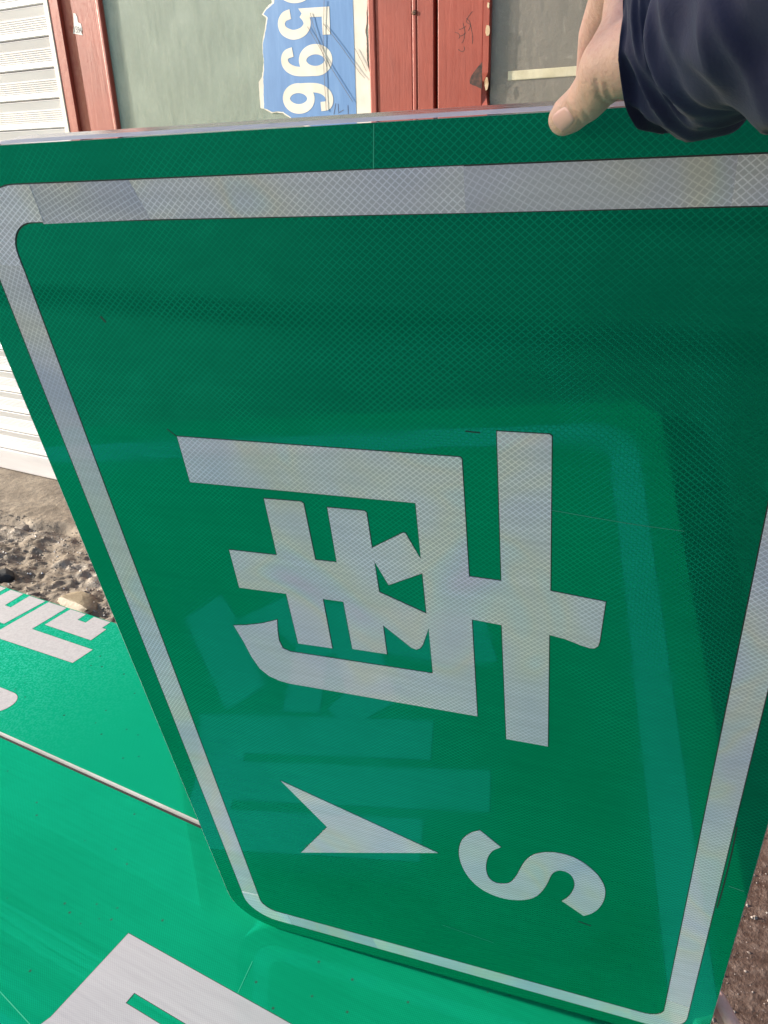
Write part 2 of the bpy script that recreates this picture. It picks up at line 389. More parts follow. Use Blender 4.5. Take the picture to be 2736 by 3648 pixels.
# ------------------------------------------------------------------ red wooden door
door = thing('wooden_door', 'worn red painted wooden shop door with dusty glass panes', 'door', loc=(-.75, 1.68, 0))
DX, DY = .75, -1.68
r = N('red_door_paint'); p = r.pos()
a = r.noise(p, 7, 5, .6); b = r.noise(r.scale(p, (14, 14, 1.4)), 6, 5, .6); c = r.noise(p, 90, 4, .6)
col = r.ramp(a, [(.3, (.25, .033, .016)), (.55, (.31, .046, .023)), (.75, (.37, .070, .038))])
col = r.mix(r.rng(b, .55, .75, 0., .35), col, (.17, .028, .018)); 
fl = r.noise(p, 16, 6, .7, .4); chip = r.rng(fl, .705, .725); col = r.mix(chip, col, (.42, .30, .19))
du = r.noise(p, 3.0, 3); col = r.mix(r.rng(du, .55, .8, 0., .22), col, (.30, .12, .085))
r.set(Base_Color=col, Roughness=r.rng(c, .3, .7, .42, .62)); cr = r.new('ShaderNodeTexVoronoi', feature='DISTANCE_TO_EDGE'); r.link(r.scale(p, (1, 1, .55)), cr.inputs['Vector']); cr.inputs['Scale'].default_value = 22
ck = r.rng(cr.outputs['Distance'], .0, .02, 0., 1.)
b1 = r.bump(ck, .10, .0006, None); b2 = r.bump(b, .25, .002, None, b1); b3 = r.bump(chip, -.8, .0008, None, b2); r.bump(c, .15, .0005, 'Normal', b3)
M_red = r.m
M_darkgap = simple('door_gap_dark', (.02, .012, .010), .9)
M_wood = N('bare_chipped_wood'); M_wood.set(Base_Color=M_wood.ramp(M_wood.noise(M_wood.pos(), 40, 4), [(.3, (.38, .22, .11)), (.7, (.72, .55, .36))]), Roughness=.8); M_wood = M_wood.m
def dbox(name, x0, x1, y0, y1, z0, z1, mat=M_red, bev=.0018):
    return bmobj(name, boxbm(x0 + DX, x1 + DX, y0 + DY, y1 + DY, z0, z1, bev), mat, door)
Z0, Z1 = 0.0, 1.918
dbox('frame_jamb', -1.8622, -1.8284, 1.668, 1.76, Z0, Z1)
dbox('door_stile', -1.8279, -1.7071, 1.677, 1.745, Z0, Z1)
dbox('glazing_bead', -1.7067, -1.6931, 1.6735, 1.730, .45, 1.80, bev=.004)
dbox('glazing_bead', -.9461, -.9297, 1.6745, 1.730, .45, 1.80, bev=.003)
dbox('door_stile', -.9292, -.8455, 1.677, 1.745, Z0, Z1)
dbox('cover_strip', -.8447, -.8340, 1.6755, 1.745, Z0, Z1, bev=.003)
dbox('meeting_stile', -.8336, -.7966, 1.6765, 1.745, Z0, Z1)
dbox('gap', -.7964, -.7876, 1.700, 1.745, Z0, Z1, M_darkgap, 0)
dbox('door_stile', -.7873, -.6902, 1.6760, 1.745, Z0, Z1)
dbox('door_stile', .30, .40, 1.677, 1.745, Z0, Z1)
dbox('frame_jamb', .4005, .45, 1.668, 1.76, Z0, Z1)
dbox('glazing_bead', .285, .2995, 1.6745, 1.730, .45, 1.80, bev=.004)
# chipped bead on the right leaf
bm = bmesh.new(); ns = 70; prev = None; rings = []
for i in range(ns + 1):
    z = .45 + (1.80 - .45) * i / ns; k = noise.noise(Vector((0, 3, z * 26)))
    ch = .006 if k > .28 else 0.0
    w = -.6772 - ch * .9 + .0008 * noise.noise(Vector((1, 0, z * 60)))
    rings.append([bm.verts.new((xx + DX, yy + DY, z)) for xx, yy in ((-.6898, 1.730), (-.6898, 1.6745 + ch * .4), (w, 1.6745 + ch), (w, 1.730))])
for a_, b_ in zip(rings, rings[1:]):
    for k in range(4): bm.faces.new((a_[k], a_[(k + 1) % 4], b_[(k + 1) % 4], b_[k]))
bmesh.ops.recalc_face_normals(bm, faces=bm.faces[:]); bmobj('glazing_bead', bm, M_red, door)
for zc, w_, h_ in ((1.197, .0045, .022), (1.106, .0045, .026), (1.238, .003, .012), (1.275, .0045, .02)):
    pts = [(-.6795 + random.uniform(-1, 1) * .0012 + w_ * math.cos(t) * random.uniform(.7, 1.1), zc + h_ * .5 * math.sin(t) * random.uniform(.75, 1.1)) for t in [2 * math.pi * i / 9 for i in range(9)]]
    slab('paint_chip', pts, 0, .0007, M_wood, door, mapf=lambda v: (v[0] + DX, 1.6743 + DY - v[2], v[1]))
for z0, z1 in ((.0, .12), (.36, .45), (1.80, 1.918)):
    for x0, x1 in ((-1.7065, -.9299), (-.6895, .2995)): dbox('door_rail', x0, x1, 1.679, 1.744, z0, z1)
for x0, x1 in ((-1.7065, -.9299), (-.6895, .2995)): dbox('kick_panel', x0, x1, 1.692, 1.735, .1205, .3595)
# glass
def glassmat(name, dust, dustc):
    n = N(name); t = n.t; t.nodes.remove(n.b); out = t.nodes['Material Output']; p = n.pos()
    tr = n.new('ShaderNodeBsdfTransparent'); df = n.new('ShaderNodeBsdfDiffuse'); gl = n.new('ShaderNodeBsdfGlossy')
    df.inputs[0].default_value = (*dustc, 1); gl.inputs['Roughness'].default_value = .12
    a = n.noise(p, 9, 6, .65); st = n.noise(n.scale(p, (1, 1, .12)), 60, 4, .6)
    m1 = n.new('ShaderNodeMixShader'); n.link(n.rng(n.math('ADD', n.math('MULTIPLY', a, .7), n.math('MULTIPLY', st, .4)), .38, .78, dust[0], dust[1]), m1.inputs[0]); n.link(tr.outputs[0], m1.inputs[1]); n.link(df.outputs[0], m1.inputs[2])
    fr = n.new('ShaderNodeFresnel'); fr.inputs[0].default_value = 1.18
    bf = n.math('SUBTRACT', 1.0, n.new('ShaderNodeNewGeometry').outputs['Backfacing'])
    m2 = n.new('ShaderNodeMixShader'); n.link(n.math('MULTIPLY', fr.outputs[0], bf), m2.inputs[0]); n.link(m1.outputs[0], m2.inputs[1]); n.link(gl.outputs[0], m2.inputs[2]); n.link(m2.outputs[0], out.inputs[0])
    return n.m
M_glassL = glassmat('dusty_glass', (.12, .42), (.40, .44, .37)); M_glassR = glassmat('dusty_glass_dark', (.04, .16), (.45, .40, .34))
dbox('glass_pane', -1.6929, -.9463, 1.6845, 1.6860, .451, 1.799, M_glassL, 0)
dbox('glass_pane', -.6770, .2848, 1.6835, 1.6850, .451, 1.799, M_glassR, 0)
def film(name, cs, bstr):
    n = N(name); p = n.pos(); a = n.noise(n.scale(p, (1, 1, .35)), 5, 6, .6, .4); c = n.noise(p, 45, 5, .65); sc_ = n.vor(n.scale(p, (1.6, 1, .5)), 40)
    col = n.ramp(a, [(.28, cs[0]), (.5, cs[1]), (.75, cs[2])]); col = n.mix(n.rng(c, .58, .74, 0., .5), col, cs[3])
    cre = n.noise(n.scale(p, (3, 1, .35)), 26, 3, .5, 1.5); scr = n.rng(n.math('ABSOLUTE', n.math('SUBTRACT', cre, .5)), 0., .006, .55, 0.); col = n.mix(scr, col, cs[3])
    n.set(Base_Color=col, Roughness=.42, Specular_IOR_Level=.4); n.bump(a, .4, .006, 'Normal', n.bump(c, bstr, .002, None)); return n.m
M_filmL = film('pale_green_film', ((.285, .335, .275), (.325, .375, .31), (.365, .41, .34), (.46, .50, .43)), .25)
M_filmR = film('grey_crumpled_sheet', ((.125, .108, .088), (.17, .148, .122), (.215, .185, .156), (.34, .30, .25)), .8)
dbox('backing_sheet', -1.6929, -.9463, 1.6868, 1.692, .451, 1.799, M_filmL, 0)
dbox('backing_sheet', -.6770, .2848, 1.6880, 1.692, .451, 1.799, M_filmR, 0)
M_bar = N('cream_rail'); M_bar.set(Base_Color=M_bar.ramp(M_bar.noise(M_bar.pos(), 30, 4), [(.3, (.62, .53, .34)), (.7, (.85, .76, .55))]), Roughness=.6); M_bar = M_bar.m
dbox('inner_rail', -.640, .2840, 1.6858, 1.6879, 1.109, 1.1255, M_bar, .0015)
# screw head, scorch mark, scribble on the stiles
def wallflat(name, pts, y, h, mat, parent, holes=(), dx=0., dy=0.):
    return slab(name, pts, 0, h, mat, parent, holes, mapf=lambda v: (v[0] + dx, y + dy - v[2], v[1]))
M_ink = simple('dark_marker_ink', (.05, .022, .018), .7)
bm = bmesh.new(); bmesh.ops.create_cone(bm, cap_ends=True, segments=18, radius1=.0052, radius2=.0035, depth=.0018)
bmesh.ops.rotate(bm, verts=bm.verts[:], matrix=Matrix.Rotation(math.pi / 2, 3, 'X')); bmesh.ops.translate(bm, verts=bm.verts[:], vec=(-.8395 + DX, 1.6748 + DY, 1.241)); bmobj('screw', bm, simple('rusty_screw', (.16, .08, .05), .6, .6), door)
bm = bmesh.new(); bmesh.ops.create_cone(bm, cap_ends=True, segments=12, radius1=.0018, radius2=.0014, depth=.0006)
bmesh.ops.rotate(bm, verts=bm.verts[:], matrix=Matrix.Rotation(math.pi / 2, 3, 'X')); bmesh.ops.translate(bm, verts=bm.verts[:], vec=(-.8395 + DX, 1.6737 + DY, 1.241)); bmobj('screw_slot', bm, M_ink, door)
for pl in ([(-.7499, 1.1996), (-.743, 1.197), (-.7395, 1.192), (-.742, 1.188)], [(-.733, 1.2139), (-.729, 1.200), (-.7305, 1.186), (-.735, 1.180)], [(-.7134, 1.2316), (-.722, 1.223), (-.7254, 1.2151), (-.717, 1.2088), (-.7215, 1.200)], [(-.7254, 1.2211), (-.7179, 1.2128), (-.7124, 1.19), (-.7124, 1.1769)], [(-.7415, 1.2035), (-.735, 1.2045), (-.7275, 1.2075)], [(-.7385, 1.1919), (-.7325, 1.1935), (-.7265, 1.197)], [(-.7425, 1.1695), (-.735, 1.1652), (-.7290, 1.1680), (-.7305, 1.1735)]):
    wallflat('scribble', ribbon(pl, .0009), 1.6760, .0002, M_ink, door, dx=DX, dy=DY)
sc_m = N('scorched_paint'); pz = sc_m.pos(); sc_m.set(Base_Color=sc_m.ramp(sc_m.noise(pz, 120, 4), [(.35, (.022, .014, .012)), (.7, (.12, .045, .03))]), Roughness=.8)
wallflat('scorch_mark', [(-.6905, 1.145), (-.6935, 1.1415), (-.700, 1.136), (-.707, 1.129), (-.713, 1.122), (-.717, 1.114), (-.7165, 1.108), (-.711, 1.105), (-.704, 1.103), (-.697, 1.0995), (-.6905, 1.097)], 1.6760, .0002, sc_m.m, door, dx=DX, dy=DY)
# cracked lines over the poster glass
M_crack = simple('crack_line', (.10, .085, .07), .6)
for pl in ([(-1.0538, 1.2832), (-1.0597, 1.233), (-1.0633, 1.1812), (-1.0634, 1.1278), (-1.0626, 1.0748)], [(-1.0997, 1.2389), (-1.0727, 1.1994), (-1.0457, 1.1588), (-.9941, 1.0898)], [(-1.0906, 1.2639), (-1.0842, 1.2385), (-1.0722, 1.2064), (-1.055, 1.160)], [(-1.0591, 1.2415), (-1.0164, 1.1952), (-.9751, 1.1455), (-.9619, 1.1325)], [(-.9835, 1.19), (-.968, 1.165), (-.957, 1.1455)]):
    bm = bmesh.new(); tube(bm, [(x_ + DX, 1.6815 + DY, z_) for x_, z_ in pl], .00045, 5); bmobj('stray_wire', bm, M_crack, door)

# torn poster on the left pane
poster = thing('torn_poster', 'torn blue poster strip with large white digits on the door glass', 'poster', loc=(-1.08, 1.6842, 1.15))
PX = 1.08; PYY = -1.705; PZ = -1.15
bl = N('faded_blue_print'); p = bl.pos(); wv = bl.vor(bl.scale(p, (1, 1, 1)), 330, 'F1', .15)
col = bl.ramp(bl.noise(bl.scale(p, (5, 1, .8)), 8, 5, .6), [(.28, (.075, .185, .40)), (.55, (.105, .235, .47)), (.78, (.16, .30, .53))])
col = bl.mix(bl.math('MULTIPLY', bl.rng(wv, .18, .42, .8, 0.), bl.rng(bl.noise(p, 14, 3), .46, .60)), col, (.55, .66, .84))
bl.set(Base_Color=col, Roughness=.5); bl.bump(wv, -.4, .0008, 'Normal'); M_blue = bl.m
cp = N('cream_paper'); p = cp.pos(); cp.set(Base_Color=cp.ramp(cp.noise(p, 18, 5), [(.28, (.60, .53, .44)), (.6, (.74, .67, .57)), (.8, (.80, .74, .65))]), Roughness=.65); M_cp = cp.m
def pflat(name, pts, y, mat, holes=(), h=.0003): return wallflat(name, pts, y - .0208, h, mat, poster, holes, PX, -1.6842) 
BLUE = [(-1.1975, 1.34), (-1.1837, 1.2956), (-1.1847, 1.2905), (-1.1948, 1.2845), (-1.2053, 1.2803), (-1.2142, 1.2725), (-1.2037, 1.2646), (-1.2071, 1.2542), (-1.2124, 1.2404), (-1.2171, 1.2283), (-1.2218, 1.2178), (-1.2243, 1.1998), (-1.223, 1.1833), (-1.2246, 1.167), (-1.2281, 1.1505), (-1.2293, 1.1375), (-1.2317, 1.1112), (-1.2333, 1.0874), (-1.2221, 1.084), (-1.2121, 1.0788), (-1.1982, 1.080), (-1.1803, 1.0773), (-1.1656, 1.0691), (-1.140, 1.052), (-1.10, 1.045), (-1.06, 1.03), (-.988, 1.01), (-.9857, 1.2767), (-.985, 1.34)]
def rough(pts, s, seed):
    out = []
    for i, q in enumerate(pts):
        a_, b_ = Vector(q), Vector(pts[(i + 1) % len(pts)]); n_ = max(1, int((b_ - a_).length / .004)); nr = Vector((-(b_ - a_).y, (b_ - a_).x)).normalized()
        if (b_ - a_).length > .1 and i > len(pts) - 4: n_ = 1
        for k in range(n_):
            t = a_.lerp(b_, k / n_); d_ = s * noise.noise(Vector((t.x * 160 + seed, t.y * 160, 0))); out.append((t.x + nr.x * d_, t.y + nr.y * d_))
    return out
back = [(-1.2035, 1.34), (-1.190, 1.2956), (-1.1905, 1.291), (-1.199, 1.288), (-1.209, 1.2813), (-1.2192, 1.2726), (-1.2075, 1.2640), (-1.2111, 1.2542), (-1.2154, 1.2404), (-1.2205, 1.2283), (-1.2238, 1.2178), (-1.2253, 1.1998), (-1.2240, 1.1833), (-1.2276, 1.167), (-1.2330, 1.1505), (-1.2425, 1.1418), (-1.2435, 1.1116), (-1.2431, 1.0896), (-1.2353, 1.0864), (-1.2241, 1.082), (-1.2141, 1.0768), (-1.1982, 1.0775), (-1.1803, 1.0748), (-1.1656, 1.0660), (-1.140, 1.049), (-1.10, 1.042), (-1.06, 1.027), (-.9865, 1.008), (-.9468, 1.005), (-.9468, 1.0642), (-.9472, 1.1123), (-.9511, 1.1457), (-.9559, 1.1668), (-.9554, 1.2042), (-.9576, 1.2212), (-.9542, 1.2326), (-.9514, 1.2735), (-.951, 1.34)]
pz_ = lambda l: [(x_, z_ + PZ) for x_, z_ in l]
pflat('paper_backing', pz_(rough(back, .0012, 0)), 1.7050, M_cp)
pflat('blue_print', pz_(rough(BLUE, .0012, 5)), 1.7046, M_blue)
dw = .0215
def ell(cx, cy, rx, ry, tilt=0., n=14): return [(cx + rx * math.cos(t) , cy + ry * math.sin(t) + tilt * rx * math.cos(t)) for t in [2 * math.pi * i / n for i in range(n)]]
a_, b_ = ribbon(ell(-1.1355, 1.1026, .0330, .0208, -.03), .0195, True); big, sml = (a_, b_) if abs(area(a_)) > abs(area(b_)) else (b_, a_)
pflat('digit', pz_(big), 1.70430, M_cp, [pz_(sml)])
pflat('digit', pz_(ribbon([(-1.1375, 1.1235), (-1.0955, 1.1222), (-1.0714, 1.1170), (-1.0564, 1.1057), (-1.0535, 1.0937), (-1.0600, 1.0855), (-1.0770, 1.0838)], .0185)), 1.70415, M_cp)
a_, b_ = ribbon(ell(-1.0850, 1.1748, .0335, .0208, -.03), .0195, True); big, sml = (a_, b_) if abs(area(a_)) > abs(area(b_)) else (b_, a_)
pflat('digit', pz_(big), 1.70430, M_cp, [pz_(sml)])
pflat('digit', pz_(ribbon([(-1.083, 1.1540), (-1.1249, 1.1553), (-1.1469, 1.1596), (-1.1624, 1.1692), (-1.1663, 1.1812), (-1.1603, 1.1906), (-1.1433, 1.1945)], .0185)), 1.70415, M_cp)
pflat('digit', pz_(ribbon([(-1.1433, 1.2660), (-1.1598, 1.2623), (-1.1683, 1.2508), (-1.1634, 1.2372), (-1.1457, 1.2282), (-1.1286, 1.2271), (-1.1111, 1.2321), (-1.1011, 1.2433), (-1.1042, 1.2556), (-1.1131, 1.2650)], .0185)), 1.70430, M_cp)
pflat('digit', pz_([(-1.1216, 1.2744), (-1.0431, 1.2709), (-1.0441, 1.2201), (-1.0629, 1.2209), (-1.0629, 1.2546), (-1.1067, 1.2562)]), 1.70415, M_cp)
a_, b_ = ribbon(ell(-1.125, 1.3175, .040, .0230, -.03), .0195, True); big, sml = (a_, b_) if abs(area(a_)) > abs(area(b_)) else (b_, a_)
pflat('digit', pz_(big), 1.70430, M_cp, [pz_(sml)])
for pl in ([(-1.0382, 1.0884), (-1.0444, 1.0666)], [(-1.0323, 1.0872), (-1.0320, 1.0716)], [(-1.0186, 1.0747), (-1.0334, 1.0689)], [(-1.0074, 1.0833), (-1.0072, 1.0659)]):
    pflat('pencil_mark', pz_(ribbon(pl, .0014)), 1.70425, simple('pencil', (.06, .08, .14), .6), h=.0002)
for o in poster.children: o.location.z = 0

# small numbered sticker on the left stile
stick = thing('sticker', 'small torn white sticker numbered 1594 on the red door stile', 'sticker', loc=(-1.783, 1.677, 1.30))
M_stk = simple('sticker_paper', (.62, .58, .54), .6)
wallflat('label_paper', [(-1.7888 + 1.783, 1.3248 - 1.3), (-1.7817 + 1.783, .0233), (-1.7778 + 1.783, .0154), (-1.7776 + 1.783, .0045), (-1.7687 + 1.783, .0006), (-1.7669 + 1.783, -.0119), (-1.7714 + 1.783, -.018), (-1.7685 + 1.783, -.0243), (-1.801 + 1.783, -.018), (-1.7939 + 1.783, -.0005)], -.0002, .0003, M_stk, stick)
fc = bpy.data.curves.new('t', 'FONT'); fc.body = '1594'; fc.size = .022; fo = bpy.data.objects.new('t', fc); COL.objects.link(fo)
bpy.context.view_layer.update(); dg = bpy.context.evaluated_depsgraph_get(); me = bpy.data.meshes.new_from_object(fo.evaluated_get(dg)); bpy.data.objects.remove(fo)
xs = [v.co.x for v in me.vertices]; x0, x1 = min(xs), max(xs)
for v in me.vertices:
    t = (v.co.x - x0) / (x1 - x0); zt = v.co.y / .0155 * .0145
    v.co = Vector((-.0118 + t * .026, -.0008, -.0160 - t * .0050 + zt))
me.materials.clear(); me.materials.append(simple('sticker_ink', (.06, .05, .06), .6))
to = bpy.data.objects.new('number', me); COL.objects.link(to); to.parent = stick

# ------------------------------------------------------------------ shop building above and around the door
bld = thing('shop_building', 'low shop building holding the red door and white shutter', 'building', loc=(-1.5, 1.8, 0))
M_pl = N('grey_render'); p = M_pl.pos(); q = M_pl.noise(p, 5, 6); M_pl.set(Base_Color=M_pl.ramp(q, [(.3, (.20, .18, .165)), (.7, (.30, .275, .25))]), Roughness=.85); M_pl.bump(M_pl.noise(p, 80, 4), .3, .003); M_pl = M_pl.m
def bb(name, x0, x1, y0, y1, z0, z1, mat, bev=.004): return bmobj(name, boxbm(x0 + 1.5, x1 + 1.5, y0 - 1.8, y1 - 1.8, z0, z1, bev), mat, bld)
bb('lintel_panel', -4.575, .452, 1.690, 1.90, 1.921, 2.668, simple('grey_fascia_paint', (.20, .185, .175), .6))
bb('wall_pier', -8.0, -4.576, 1.70, 2.2, 0, 2.668, M_pl); bb('wall_pier', .4525, 7.0, 1.70, 2.2, 0, 2.668, M_pl)
bb('back_wall', -4.58, .46, 1.78, 2.0, 0, 1.9205, M_pl)
for k in range(7): bb('fascia_board', -8.0, 7.0, 1.66 - .004 * (k % 2), 1.90, 2.67 + k * .062, 2.67 + k * .062 + .052, simple('fascia_board_%d' % k, ((.62, .60, .57), (.42, .40, .38))[k % 2], .5), .003)
bb('gutter', -8.0, 7.0, 1.56, 1.72, 3.105, 3.235, simple('dark_gutter', (.05, .05, .052), .5), .02)
bb('eave_board', -8.0, 7.0, 1.60, 1.80, 3.24, 3.40, simple('eave_board_paint', (.55, .54, .52), .5), .004)
bb('roof_edge', -8.0, 7.0, 1.52, 2.6, 3.405, 3.47, simple('dark_roof_sheet', (.07, .065, .06), .6), .01)

# blank billboard on two posts added out of frame, made up to keep the hand and sleeve in shade
bbd = thing('shadeboard', 'added billboard on two posts at the side of the yard', 'shadeboard', loc=(-7, -1.6, 0))
M_bb = N('shadeboard_paint'); M_bb.set(Base_Color=M_bb.ramp(M_bb.noise(M_bb.pos(), 3, 5), [(.3, (.50, .49, .47)), (.7, (.64, .63, .61))]), Roughness=.6); M_bb = M_bb.m
M_st = simple('shadeboard_post', (.42, .43, .44), .45, .8)
bmobj('board', boxbm(-.03, .03, -1.5, 1.02, 2.92, 5.0, .01), M_bb, bbd)
for yy in (-1.42, -.85): bmobj('post', boxbm(-.13, -.035, yy - .05, yy + .05, 0, 4.9, .006), M_st, bbd)
for zz_ in (3.3, 4.5): bmobj('brace', boxbm(-.034, -.0305, -1.45, .97, zz_, zz_ + .08, .001), M_st, bbd)

# ------------------------------------------------------------------ standing sign
sign = thing('standing_sign', 'green road sign stood on edge and held up, white character, arrow and letter S', 'road sign', mw=PM)
def L2(p): return [(u, -v) for u, v in p]
outer = L2(rrect(0, PW, 0, PH, .065, 14))
slab('sign_face', offset(ccw(outer), -.0006), -.0012, 0, M_panel, sign, side=M_edge)
# folded edge of the sheet: wrapped front part and bare metal behind it
def rimpart(name, d0, d1, out, mat):
    A = offset(ccw(outer), out); n_ = len(A); V = [(x_, y_, d0) for x_, y_ in A] + [(x_, y_, d1) for x_, y_ in A]
    return obj(name, V, [(i, (i + 1) % n_, n_ + (i + 1) % n_, n_ + i) for i in range(n_)], mat, sign)
rimpart('wrapped_edge', -.0135, -.0003, 0., M_edge); rimpart('metal_return', -.030, -.0136, -.0006, M_alu)
slab('back_plate', offset(ccw(outer), -.002), -.0045, -.0020, M_alu, sign)
HS0, HS1, HS2 = .00012, .0002, .0005
def sletter(name, pts, holes=(), mat=M_white):
    slab('cut_line', offset(ccw(L2(pts)), .0006), .00002, HS0, M_gap, sign, [offset(ccw(L2(h)), -.0007) for h in holes])
    return slab(name, L2(pts), HS0, HS2, mat, sign, [L2(h) for h in holes])
NAN = [(0.1354, 0.211), (0.3573, 0.2106), (0.3584, 0.2119), (0.3583, 0.3165), (0.383, 0.317), (0.3832, 0.1885), (0.4172, 0.1883), (0.4186, 0.1895), (0.4191, 0.3209), (0.4586, 0.3249), (0.4562, 0.3653), (0.4553, 0.3701), (0.4527, 0.3731), (0.4493, 0.3735), (0.4435, 0.3722), (0.4309, 0.3677), (0.4187, 0.3655), (0.4188, 0.499), (0.3828, 0.4992), (0.3821, 0.3622), (0.3584, 0.3605), (0.3579, 0.4757), (0.1777, 0.4764), (0.1676, 0.4748), (0.1579, 0.4707), (0.1501, 0.4623), (0.1449, 0.4481), (0.141, 0.429), (0.1356, 0.4097), (0.1485, 0.4069), (0.1656, 0.4015), (0.1821, 0.3942), (0.1797, 0.4087), (0.1787, 0.4203), (0.1806, 0.4294), (0.1878, 0.4323), (0.3214, 0.4305), (0.3219, 0.3771), (0.3153, 0.3971), (0.3124, 0.4021), (0.3089, 0.4042), (0.3048, 0.403), (0.3002, 0.3986), (0.2821, 0.3812), (0.2817, 0.4154), (0.2501, 0.4157), (0.2499, 0.3608), (0.2313, 0.3608), (0.2306, 0.419), (0.1978, 0.4197), (0.1977, 0.3607), (0.1528, 0.3612), (0.1534, 0.3194), (0.1977, 0.3188), (0.1982, 0.2622), (0.2299, 0.2617), (0.2315, 0.2631), (0.2317, 0.3188), (0.2505, 0.3185), (0.2511, 0.2647), (0.2811, 0.2645), (0.2825, 0.2659), (0.2826, 0.2996), (0.3096, 0.2813), (0.3114, 0.2814), (0.3216, 0.3054), (0.322, 0.2525), (0.1348, 0.2529)]
HOLE = [(0.2829, 0.3125), (0.2922, 0.3356), (0.3216, 0.3188), (0.3214, 0.3613), (0.2831, 0.3447)]
ARROW = [(0.1364, 0.6388), (0.3054, 0.7077), (0.1351, 0.7753), (0.1788, 0.7081)]
ESS = [(0.3532, 0.6489), (0.3735, 0.6699), (0.3655, 0.6791), (0.3604, 0.6908), (0.3576, 0.7045), (0.3568, 0.7185), (0.3587, 0.7307), (0.3632, 0.7377), (0.3701, 0.7389), (0.3785, 0.7352), (0.384, 0.7281), (0.389, 0.7149), (0.3942, 0.696), (0.3992, 0.682), (0.4053, 0.6717), (0.4124, 0.665), (0.4195, 0.6609), (0.4289, 0.658), (0.4393, 0.6579), (0.4498, 0.6616), (0.4605, 0.6703), (0.469, 0.6813), (0.4747, 0.6946), (0.477, 0.7091), (0.4757, 0.7266), (0.4712, 0.7427), (0.4649, 0.7543), (0.4578, 0.7621), (0.4354, 0.7435), (0.4413, 0.7332), (0.4456, 0.7201), (0.4472, 0.7067), (0.4454, 0.6959), (0.4412, 0.6889), (0.4353, 0.687), (0.4305, 0.6886), (0.4261, 0.694), (0.4233, 0.7019), (0.4205, 0.7149), (0.4159, 0.7307), (0.4097, 0.7449), (0.4025, 0.7543), (0.3922, 0.7615), (0.3791, 0.7661), (0.366, 0.7658), (0.3535, 0.7607), (0.3427, 0.7505), (0.3349, 0.7357), (0.3299, 0.716), (0.329, 0.6959), (0.3317, 0.6794), (0.3364, 0.6672), (0.344, 0.6566)]
def smooth_closed(P, sharp, k=4):
    out = []; n_ = len(P)
    for i in range(n_):
        p1, p2 = Vector(P[i]), Vector(P[(i + 1) % n_]); p0 = p1 if i in sharp else Vector(P[i - 1]); p3 = p2 if (i + 1) % n_ in sharp else Vector(P[(i + 2) % n_])
        for j in range(k):
            t = j / k; out.append(tuple(.5 * ((2 * p1) + (p2 - p0) * t + (2 * p0 - 5 * p1 + 4 * p2 - p3) * t * t + (3 * p1 - p0 - 3 * p2 + p3) * t ** 3)))
    return out
ESS = smooth_closed(ESS, {0, 1, 27, 28})
sletter('character', NAN, [HOLE]); sletter('arrow', ARROW); sletter('letter_s', ESS)
# border made of separate strips of white tape
A0, A1 = .0247, .0488; RO, RI = .042, .0215
def corner(cx, cy, a0, ends):
    o = arc(cx[0], cy[0], RO, a0, a0 + 90, 12); i = arc(cx[1], cy[1], RI, a0, a0 + 90, 10)
    return o, i
def tape(pts, k, lift=0.):
    return slab('border_tape', L2(pts), HS0, HS1 + lift, TAPES[k], sign)
x0o, x0i, x1o, x1i = A0, A1, PW - A0, PW - A1; y0o, y0i, y1o, y1i = A0, A1, PH - .0247, PH - .0488
slab('border_cut_line', L2(rrect(x0o - .0008, x1o + .0008, y0o - .0008, y1o + .0008, RO)), .00002, HS0, M_gap, sign, [L2(rrect(x0i + .0008, x1i - .0008, y0i + .0008, y1i - .0008, RI))])
TL = [(.0805, y0i)] + arc(x0i + RI, y0i + RI, RI, -90, -180, 9) + [(x0i, .0790), (x0o, .0775)] + arc(x0o + RO, y0o + RO, RO, 180, 270, 12) + [(.0795, y0o)]
tape(TL, 3, .0004)
tape([(.0700, y0o), (.1560, y0o), (.1640, y0i), (.0800, y0i + .0014)], 1, .0001)
tape([(.1550, y0o), (.3698, y0o - .0003), (.3698, y0i + .0004), (.1630, y0i)], 0, .0)
tape([(.3695, y0o), (.5068, y0o), (.5068, y0i), (.3695, y0i + .0004)], 2, .0001)
TR = [(.5065, y0o)] + arc(x1o - RO, y0o + RO, RO, -90, 0, 12) + [(x1o, .0780), (x1i, .0780)] + arc(x1i - RI, y0i + RI, RI, 0, -90, 9) + [(.5065, y0i)]
tape(TR, 0, .0002)
tape([(x0o, .0770), (x0i, .0785), (x0i, .9095), (x0o, .9115)], 2)
BL = [(x0o, .9108), (x0i, .9088)] + arc(x0i + RI, y1i - RI, RI, 180, 90, 9) + [(.0840, y1i), (.0860, y1o)] + arc(x0o + RO, y1o - RO, RO, 90, 180, 12)
tape(BL, 3, .0003)
tape([(.0835, y1i), (.2040, y1i), (.2070, y1o), (.0855, y1o)], 4)
tape([(.2035, y1i - .0004), (.5158, y1i), (.5198, y1o), (.2065, y1o)], 3, .0001)
BR = [(.5153, y1i)] + arc(x1i - RI, y1i - RI, RI, 90, 0, 9) + [(x1i, .8940), (x1o, .8975)] + arc(x1o - RO, y1o - RO, RO, 0, 90, 12) + [(.5193, y1o)]
tape(BR, 2, .0003)
tape([(x1o, .0775), (x1i, .0775), (x1i, .8945), (x1o, .8980)], 0)
